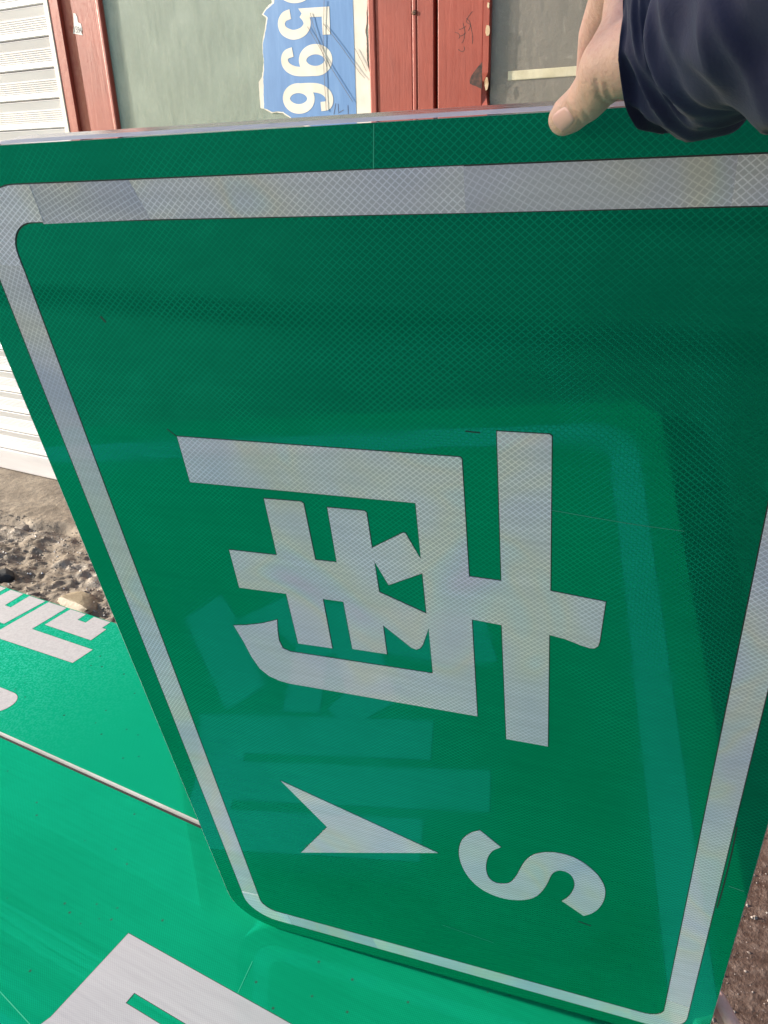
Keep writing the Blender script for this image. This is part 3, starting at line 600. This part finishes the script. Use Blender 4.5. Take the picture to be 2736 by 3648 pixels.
# seams and scuffs of the film, and a painted shade line
def ptline(pl, w, mat, name='scuff_shade'): slab(name, ribbon(L2(pl), w), .00001, .00013, mat, sign)
ptline([(.3210, .0012), (.3180, .0240)], .0006, simple('film_seam', (.02, .36, .22), .4), 'film_seam')
M_sc = simple('dark_scuff_shade', (.012, .02, .018), .6); M_ls = simple('light_scratch', (.03, .24, .16), .5)
for pl, w in (([(.372, .1905), (.362, .1900)], .0009), ([(.453, .776), (.463, .7785), (.466, .779)], .0016), ([(.5775, .560), (.5785, .60), (.5785, .655), (.5778, .69)], .0012), ([(.128, .205), (.1345, .2108)], .0007), ([(.101, .115), (.104, .1195)], .0012)):  # the long upright mark is painted shade of a lifted tape edge
    ptline(pl, w, M_sc)
for pl, w in (([(.419, .2480), (.47, .2530), (.505, .2550)], .0005), ([(.30, .8600), (.36, .8700)], .0006), ([(.5830, .6500), (.5960, .6530)], .0009)): ptline(pl, w, M_ls, 'scratch')

# ------------------------------------------------------------------ hands
sk = N('skin'); p = sk.coord(); a = sk.noise(p, 45, 4); b = sk.noise(p, 420, 4, .6)
col = sk.ramp(a, [(.3, (.47, .275, .225)), (.55, (.55, .345, .290)), (.75, (.60, .375, .320))]); col = sk.mix(sk.rng(b, .45, .7, 0., .30), col, (.44, .215, .175))
wr = sk.noise(sk.scale(p, (1, 1, 1)), 160, 4, .6, 1.2)
sk.set(Base_Color=col, Roughness=.5, Subsurface_Weight=.25, Subsurface_Radius=(.006, .0025, .0015), Subsurface_Scale=1.0, Specular_IOR_Level=.4)
sk.bump(b, .45, .0007, 'Normal', sk.bump(wr, .6, .0010, None)); M_skin = sk.m
M_nail = simple('fingernail', (.60, .35, .33), .32)
_sb = bmesh.new(); bmesh.ops.create_uvsphere(_sb, u_segments=14, v_segments=10, radius=1.0); _sb.verts.index_update()
SPV = [v.co.copy() for v in _sb.verts]; SPF = [tuple(v.index for v in f.verts) for f in _sb.faces]; _sb.free()
def flesh(name, chains, parent, voxel=.0013, smooth=10, mat=None, creases=(), local=None):
    V = []; F = []
    for ch in chains:
        P = [Vector(c[:3]) for c in ch]; Rr = [c[3] for c in ch]
        for i in range(len(P) - 1):
            n_ = max(2, int((P[i + 1] - P[i]).length / (.25 * min(Rr[i], Rr[i + 1]))))
            for k in range(n_ + 1):
                t = k / n_; q = P[i].lerp(P[i + 1], t); rr = Rr[i] + (Rr[i + 1] - Rr[i]) * t; b0 = len(V)
                V += [q + v * rr for v in SPV]; F += [tuple(b0 + a for a in f) for f in SPF]
    if local is not None: V = [local @ v for v in V]
    o = obj(name, V, F)
    m = o.modifiers.new('r', 'REMESH'); m.mode = 'VOXEL'; m.voxel_size = voxel
    m = o.modifiers.new('s', 'SMOOTH'); m.iterations = smooth; m.factor = .5
    bpy.context.view_layer.update(); dg = bpy.context.evaluated_depsgraph_get(); me = bpy.data.meshes.new_from_object(o.evaluated_get(dg))
    bpy.data.objects.remove(o); me.materials.clear(); me.materials.append(mat or M_skin)
    me.polygons.foreach_set('use_smooth', [True] * len(me.polygons))
    for pts, dep, sg in creases:
        pl = []
        for a_, b_ in zip(pts, pts[1:]): pl += [Vector(a_).lerp(Vector(b_), k / 8) for k in range(9)]
        for v in me.vertices:
            if v.normal.z < .1: continue
            d = min((Vector((v.co.x, v.co.y)) - q).length for q in pl)
            if d < 3 * sg: v.co -= v.normal * dep * math.exp(-(d / sg) ** 2)
    o = bpy.data.objects.new(name, me); COL.objects.link(o); o.parent = parent; return o
from mathutils.bvhtree import BVHTree
def nail(parent, hand, c, along, ln, wd_, view):
    """curved plate laid on the finger's skin"""
    bv = BVHTree.FromPolygons([v.co for v in hand.data.vertices], [tuple(p.vertices) for p in hand.data.polygons])
    view = Vector(view).normalized(); along = Vector(along); along = (along - view * along.dot(view)).normalized(); sd = along.cross(view)
    V = []; F = []; na = nb_ = 14
    for i in range(na + 1):
        s = -1 + 2 * i / na
        for j in range(nb_ + 1):
            t = -1 + 2 * j / nb_; hw = wd_ / 2 * (1 - .22 * max(0, -s) ** 2 - .30 * max(0, s) ** 4)
            q = Vector(c) + along * (s * ln / 2 * (1 - .12 * t * t)) + sd * (t * hw)
            h = bv.ray_cast(q + view * .05, -view)
            e = max(abs(s), abs(t)); V.append((h[0] if h[0] else q) + view * (.0007 * (1 - e ** 6) - .0004 * e ** 6))
    for i in range(na):
        for j in range(nb_): F.append((i * (nb_ + 1) + j, i * (nb_ + 1) + j + 1, (i + 1) * (nb_ + 1) + j + 1, (i + 1) * (nb_ + 1) + j))
    return obj('nail', V, F, M_nail, parent, True)
person = thing('person', 'bare hand in a dark navy jacket sleeve gripping the top edge of the sign', 'person', mw=PM)
PMI = PM.inverted()
TIP, IP, MCP, CMC, WR = (.4236, -.0026, .0090), (.4360, .0082, .0265), (.4478, .0240, .0450), (.476, .034, .058), (.506, .039, .080)
thumb = [(*TIP, .0079), (.4274, .0008, .0150, .0091), (.4322, .0050, .0215, .0092), (*IP, .0098), (.4415, .0150, .0360, .0104), (*MCP, .0135), (*CMC, .019), (*WR, .022)]
def finger(dx, dw, dn, k=1.0):
    pts = [(.4475, .0560, .0120, .0108), (.4345, .0290, -.0240, .0090), (.4300, .0020, -.0445, .0080), (.4310, -.0170, -.0390, .0068)]
    return [(x_ + dx, y_ * k + dw, z_ + dn, r_) for x_, y_, z_, r_ in pts]
chains = [thumb]
for i, (dx, dw, dn, k) in enumerate([(0, 0, 0, 1), (.017, .003, -.006, 1.05), (.034, .001, -.006, 1.0), (.050, -.004, -.003, .9)]):
    f_ = finger(dx, dw, dn, k); chains.append(f_)
    kx = f_[0]; chains.append([kx, ((kx[0] + .506) / 2 + .006, kx[1] * .5 + .024, (kx[2] + .078) / 2, .0150), (.506, .041, .074, .020)])
chains.append([(*MCP, .0130), (.4535, .036, .034, .0120), (.4520, .0490, .0200, .0104)])   # web between thumb and index
chains.append([(.4560, .0200, .0300, .0130), (.466, .0165, .012, .0120), (.480, .015, .006, .012)])  # palm heel over the edge
chains.append([(*WR, .022), (.56, .052, .150, .027)])
CREASE = [([(.4432, .0200), (.4442, .0130), (.4475, .0085)], .0008, .0011), ([(.4472, .0190), (.4486, .0125), (.4515, .0090)], .0007, .0011),
          ([(.4275, .0075), (.4330, .0020), (.4345, -.0010)], .0006, .0011), ([(.4305, .0108), (.4366, .0054), (.4382, .0014)], .0005, .0010)]
hand = flesh('hand', chains, person, .0011, 10, None, CREASE)
nail(person, hand, (.4250, -.0002, .02), (Vector(TIP) - Vector(IP)), .0108, .0100, (.06, .10, .99))
# sleeve and the rest of the jacket
slv = N('navy_nylon'); p = slv.coord(); a = slv.noise(p, 22, 5, .6, .4); b = slv.noise(slv.scale(p, (1, 1, 1)), 900, 2)
slv.set(Base_Color=slv.ramp(a, [(.3, (.012, .0145, .040)), (.7, (.022, .027, .072))]), Roughness=.75, Sheen_Weight=.08, Specular_IOR_Level=.22)
slv.bump(b, .4, .0004, 'Normal', slv.bump(a, .25, .003, None))
SHR, ELR = Vector((.58, -.22, 1.38)), Vector((.52, .06, 1.07))
ax = [Vector((.4630, .0360, .0600)), Vector((.486, .0395, .078)), Vector((.510, .0460, .105)), Vector((.56, .052, .150)), Vector((.64, .058, .215)), Vector((.73, .066, .28)), PMI @ ELR, PMI @ (ELR.lerp(SHR, .5)), PMI @ SHR]
RADS = [.0300, .0330, .0350, .043, .050, .054, .058, .068, .080]
def catm(P, t):
    n_ = len(P) - 1; i = min(int(t * n_), n_ - 1); s = t * n_ - i; p0, p1, p2, p3 = P[max(i - 1, 0)], P[i], P[i + 1], P[min(i + 2, n_)]
    return .5 * ((2 * p1) + (p2 - p0) * s + (2 * p0 - 5 * p1 + 4 * p2 - p3) * s * s + (3 * p1 - p0 - 3 * p2 + p3) * s ** 3)
RN, SN = 260, 110; V = []; F = []
for i in range(RN + 1):
    t = (i / RN) ** 1.4; c = catm(ax, t); tg = (catm(ax, min(1, t + .01)) - catm(ax, max(0, t - .01))).normalized()
    if i < 40: tg = (tg * (i / 40) + Vector((1, .06, .10)) * (1 - i / 40)).normalized()
    up = Vector((0, 1, 0)); sd = tg.cross(up).normalized(); up = sd.cross(tg)
    r0 = catm(RADS, t)
    if i < 3: r0 -= .0010 * (3 - i)
    r0 -= .0009 * math.exp(-((i - 42) / 2.0) ** 2)          # stitched hem
    q0 = t * 26
    for k in range(SN):
        th = 2 * math.pi * k / SN; g1 = min(1, .12 + i / 40)
        fold = noise.noise(Vector((math.cos(th) * .55 + q0 * .42, math.sin(th) * .55 - q0 * .10, q0 * .30 + 4)))
        d = .0065 * fold * g1
        fold = 1 - math.sqrt(noise.noise(Vector((math.cos(th + .25 * q0) * .7 + 9, math.sin(th + .25 * q0) * .7, q0 * .62))) ** 2 + .012) * 3.0
        d += .0046 * max(-.9, fold) * g1 + .0016 * (1 - abs(noise.noise(Vector((math.cos(th - .5 * q0) * 1.5, math.sin(th - .5 * q0) * 1.5, q0 * 1.1)))) * 4) * g1 + .0008 * noise.noise(Vector((math.cos(th) * 2, math.sin(th) * 2, q0 * 1.3)))
        V.append(c + up * (math.cos(th) * (r0 + d)) + sd * (math.sin(th) * (r0 + d)))
ni = len(V)
for i in range(RN):
    for k in range(SN): F.append((i * SN + k, i * SN + (k + 1) % SN, (i + 1) * SN + (k + 1) % SN, (i + 1) * SN + k))
for j, (dr, da) in enumerate(((.93, .0012), (.88, .012), (.80, .03))):     # turned-in lip of the cuff
    c0 = catm(ax, 0)
    for k in range(SN): V.append(c0 + (V[k] - c0) * dr + Vector((1, .06, .10)) * da)
    b0 = 0 if j == 0 else ni + (j - 1) * SN
    for k in range(SN): F.append((ni + j * SN + k, ni + j * SN + (k + 1) % SN, b0 + (k + 1) % SN, b0 + k))
obj('sleeve', V, F, slv.m, person, True)
# the person stands right of the camera, off the flat sign
HP = Vector((.42, -.30, .92)); SHL = Vector((.27, -.36, 1.38))
flesh('jacket', [[(*HP, .165), (.42, -.30, 1.10, .165), (.42, -.29, 1.26, .155), (.425, -.285, 1.38, .085)], [(*SHR, .085), (.425, -.285, 1.36, .12), (*SHL, .085)], [(.35, -.33, .92, .13), (.36, -.33, 1.25, .14)], [(.50, -.27, .92, .13), (.50, -.26, 1.25, .14)],
    [(*SHL, .080), (.16, -.34, 1.10, .062), (.07, -.19, .99, .046)], [(.425, -.285, 1.40, .075), (.42, -.28, 1.46, .068)]], person, .012, 8, slv.m, (), PMI)
flesh('trousers', [[(.36, -.33, .90, .115), (.345, -.34, .50, .080), (.34, -.36, .09, .060)], [(.49, -.28, .90, .115), (.52, -.28, .50, .080), (.53, -.30, .09, .060)], [(.36, -.33, .88, .12), (.49, -.28, .88, .12)]], person, .012, 8, simple('dark_trousers', (.02, .02, .024), .8), (), PMI)
for fx, fy in ((.34, -.36), (.53, -.30)): flesh('shoe', [[(fx, fy - .02, .05, .048), (fx - .03, fy + .08, .045, .044), (fx - .06, fy + .17, .038, .036)]], person, .008, 6, simple('black_shoe', (.012, .012, .013), .5), (), PMI)
flesh('head', [[(.42, -.285, 1.44, .055), (.415, -.275, 1.52, .055)], [(.412, -.27, 1.60, .075), (.415, -.285, 1.65, .085)], [(.395, -.225, 1.545, .040), (.400, -.235, 1.60, .058)], [(.374, -.188, 1.585, .012), (.386, -.205, 1.62, .010)], [(.345, -.305, 1.585, .018), (.344, -.305, 1.615, .020)], [(.490, -.250, 1.585, .018), (.491, -.250, 1.615, .020)]], person, .006, 6, None, (), PMI)
flesh('hair', [[(.42, -.30, 1.66, .090), (.425, -.31, 1.69, .080)], [(.43, -.325, 1.60, .075), (.43, -.33, 1.66, .085)]], person, .008, 6, simple('black_hair', (.012, .010, .009), .6), (), PMI)
flesh('left_hand', [[(.07, -.19, .99, .030), (.045, -.13, .975, .032)], [(.045, -.13, .975, .016), (.03, -.075, .985, .009), (.012, -.055, 1.00, .008)], [(.06, -.12, .96, .015), (.05, -.065, .955, .009), (.02, -.050, .955, .008)], [(.065, -.12, .945, .014), (.06, -.070, .93, .009), (.03, -.050, .928, .008)], [(.065, -.125, .93, .013), (.062, -.080, .908, .0085), (.036, -.055, .905, .0075)], [(.03, -.13, .985, .014), (.0, -.09, 1.0, .010), (-.02, -.07, 1.005, .0085)]], person, .004, 6, None, (), PMI)

# second hand low on the right edge of the sign
helper = thing('person', 'fingertip at the lower right edge of the standing sign', 'person', mw=PM)
ch = []
for i, (dv, k) in enumerate(((0, 1.0), (-.019, .95))):
    ch.append([(.594, -.924 + dv, -.036, .0068), (.608, -.922 + dv, -.030, .0078), (.622, -.926 + dv, -.008, .0082), (.650, -.934 + dv, .030, .0092)])
ch.append([(.592, -.958, .010, .0080), (.606, -.958, .016, .0092), (.628, -.956, .028, .0100), (.660, -.955, .055, .014)])
ch.append([(.650, -.934, .030, .0110), (.652, -.953, .032, .0115), (.672, -.950, .060, .018), (.700, -.945, .095, .021), (.735, -.935, .145, .024)])
flesh('hand', ch, helper, .0016)
bm = bmesh.new(); tube(bm, [(.700, -.945, .095), (.715, -.941, .117), (.76, -.928, .18), (.85, -.89, .30), (.95, -.80, .42)], [.033, .036, .042, .048, .056], 28); bmobj('sleeve', bm, slv.m, helper, True)

# ------------------------------------------------------------------ stones and gravel beside the flat sign
def stone(name, c, s, mat, seed, rot=0., flat=1.):
    bm = bmesh.new(); bmesh.ops.create_icosphere(bm, subdivisions=3, radius=1.0)
    for v in bm.verts:
        d = v.co.normalized(); k = 1 + .28 * noise.noise(d * 1.3 + Vector((seed, 0, 0))) + .10 * noise.noise(d * 4 + Vector((0, seed, 0)))
        q = d * k
        for ax_, lim in ((Vector((0, 0, 1)), .55), (Vector((.6, .3, .74)).normalized(), .62), (Vector((-.8, .2, .5)).normalized(), .7), (Vector((.1, -.9, .4)).normalized(), .68)):
            e = q.dot(ax_) - lim
            if e > 0: q = q - ax_ * e * .85
        v.co = Vector((q.x * s[0], q.y * s[1], q.z * s[2]))
    bmesh.ops.rotate(bm, verts=bm.verts[:], matrix=Matrix.Rotation(rot, 3, 'Z'))
    o = bmobj(name, bm, mat, None, False); o.location = c; return o
def stonemat(name, a, b, r_=.7):
    n = N(name); p = n.coord(); q = n.noise(p, 26, 6, .65); n.set(Base_Color=n.ramp(q, [(.3, a), (.7, b)]), Roughness=r_); n.bump(n.noise(p, 130, 5, .65), .5, .003); return n.m
M_beige = stonemat('beige_stone', (.20, .150, .088), (.32, .25, .155), .6); M_grey = stonemat('grey_brown_stone', (.15, .122, .095), (.30, .25, .20)); M_blk = stonemat('black_lump', (.008, .009, .010), (.02, .02, .022))
tag(stone('stone', (-1.485, 1.112, gh(-1.485, 1.112) + .008), (.066, .034, .017), M_beige, 3.1, -.15), 'flat beige stone lying in the dirt beside the flat sign', 'stone')
tag(stone('stone', (-1.765, 1.118, gh(-1.765, 1.118) + .012), (.030, .020, .022), M_blk, 8.2, .3), 'black lump half out of frame at the left edge', 'stone')
for i, (x_, y_, s_, lb) in enumerate([(-2.02, 1.372, .022, 'grey brown stone beside the dark crevice near the shutter'), (-1.63, 1.090, .013, 'small grey brown stone left of the flat beige stone'), (-1.355, 1.085, .016, 'small grey brown stone between beige stone and standing sign')]):
    tag(stone('stone', (x_, y_, gh(x_, y_) + s_ * .2), (s_ * 1.3, s_ * .9, s_ * .6), M_grey, i * 1.7 + .5, i * 1.1), lb, 'stone', 'small stones in the dirt')
def gravel(name, n_, xr, yr, sr, mat, seed):
    rd = random.Random(seed); V = []; F = []
    for _ in range(n_):
        x_, y_ = rd.uniform(*xr), rd.uniform(*yr); s_ = sr[0] + (sr[1] - sr[0]) * rd.random() ** 3; z_ = gh(x_, y_); b0 = len(V)
        a0 = rd.uniform(0, 6.28)
        for k, (rx, rz) in enumerate(((1, .1), (1, .1), (1, .1), (1, .1), (1, .1), (.5, .8), (.5, .8), (.5, .8))):
            th = a0 + (2 * math.pi * k / 5 if k < 5 else 2 * math.pi * (k - 5) / 3); j = rd.uniform(.7, 1.2)
            V.append((x_ + math.cos(th) * s_ * rx * j, y_ + math.sin(th) * s_ * rx * j * .8, z_ + s_ * rz * rd.uniform(.6, 1.1)))
        F += [(b0 + 5, b0 + 6, b0 + 7), (b0, b0 + 1, b0 + 5), (b0 + 1, b0 + 6, b0 + 5), (b0 + 1, b0 + 2, b0 + 6), (b0 + 2, b0 + 3, b0 + 6), (b0 + 3, b0 + 7, b0 + 6), (b0 + 3, b0 + 4, b0 + 7), (b0 + 4, b0, b0 + 7), (b0, b0 + 5, b0 + 7)]
    o = obj(name, V, F, mat); return tag(o, kind='stuff')
tag(gravel('gravel', 4200, (-2.6, -1.05), (1.06, 1.42), (.0008, .0050), M_grey, 3), 'loose grey brown gravel scattered over the dirt strip', 'gravel')
M_ice = N('ice_chips'); M_ice.set(Base_Color=(.55, .53, .50, 1), Roughness=.12, Specular_IOR_Level=.7); M_ice = M_ice.m
tag(gravel('ice_chips', 350, (-2.6, -1.15), (1.10, 1.38), (.001, .005), M_ice, 5), 'glinting chips of dirty ice on the dirt strip', 'ice')
M_pg = stonemat('pavement_grit', (.05, .036, .03), (.34, .28, .25), .4)
tag(gravel('pavement_grit', 1500, (-.1, .42), (.70, 1.5), (.0006, .0042), M_pg, 9), 'pale grit on the brown pavement right of the signs', 'grit')
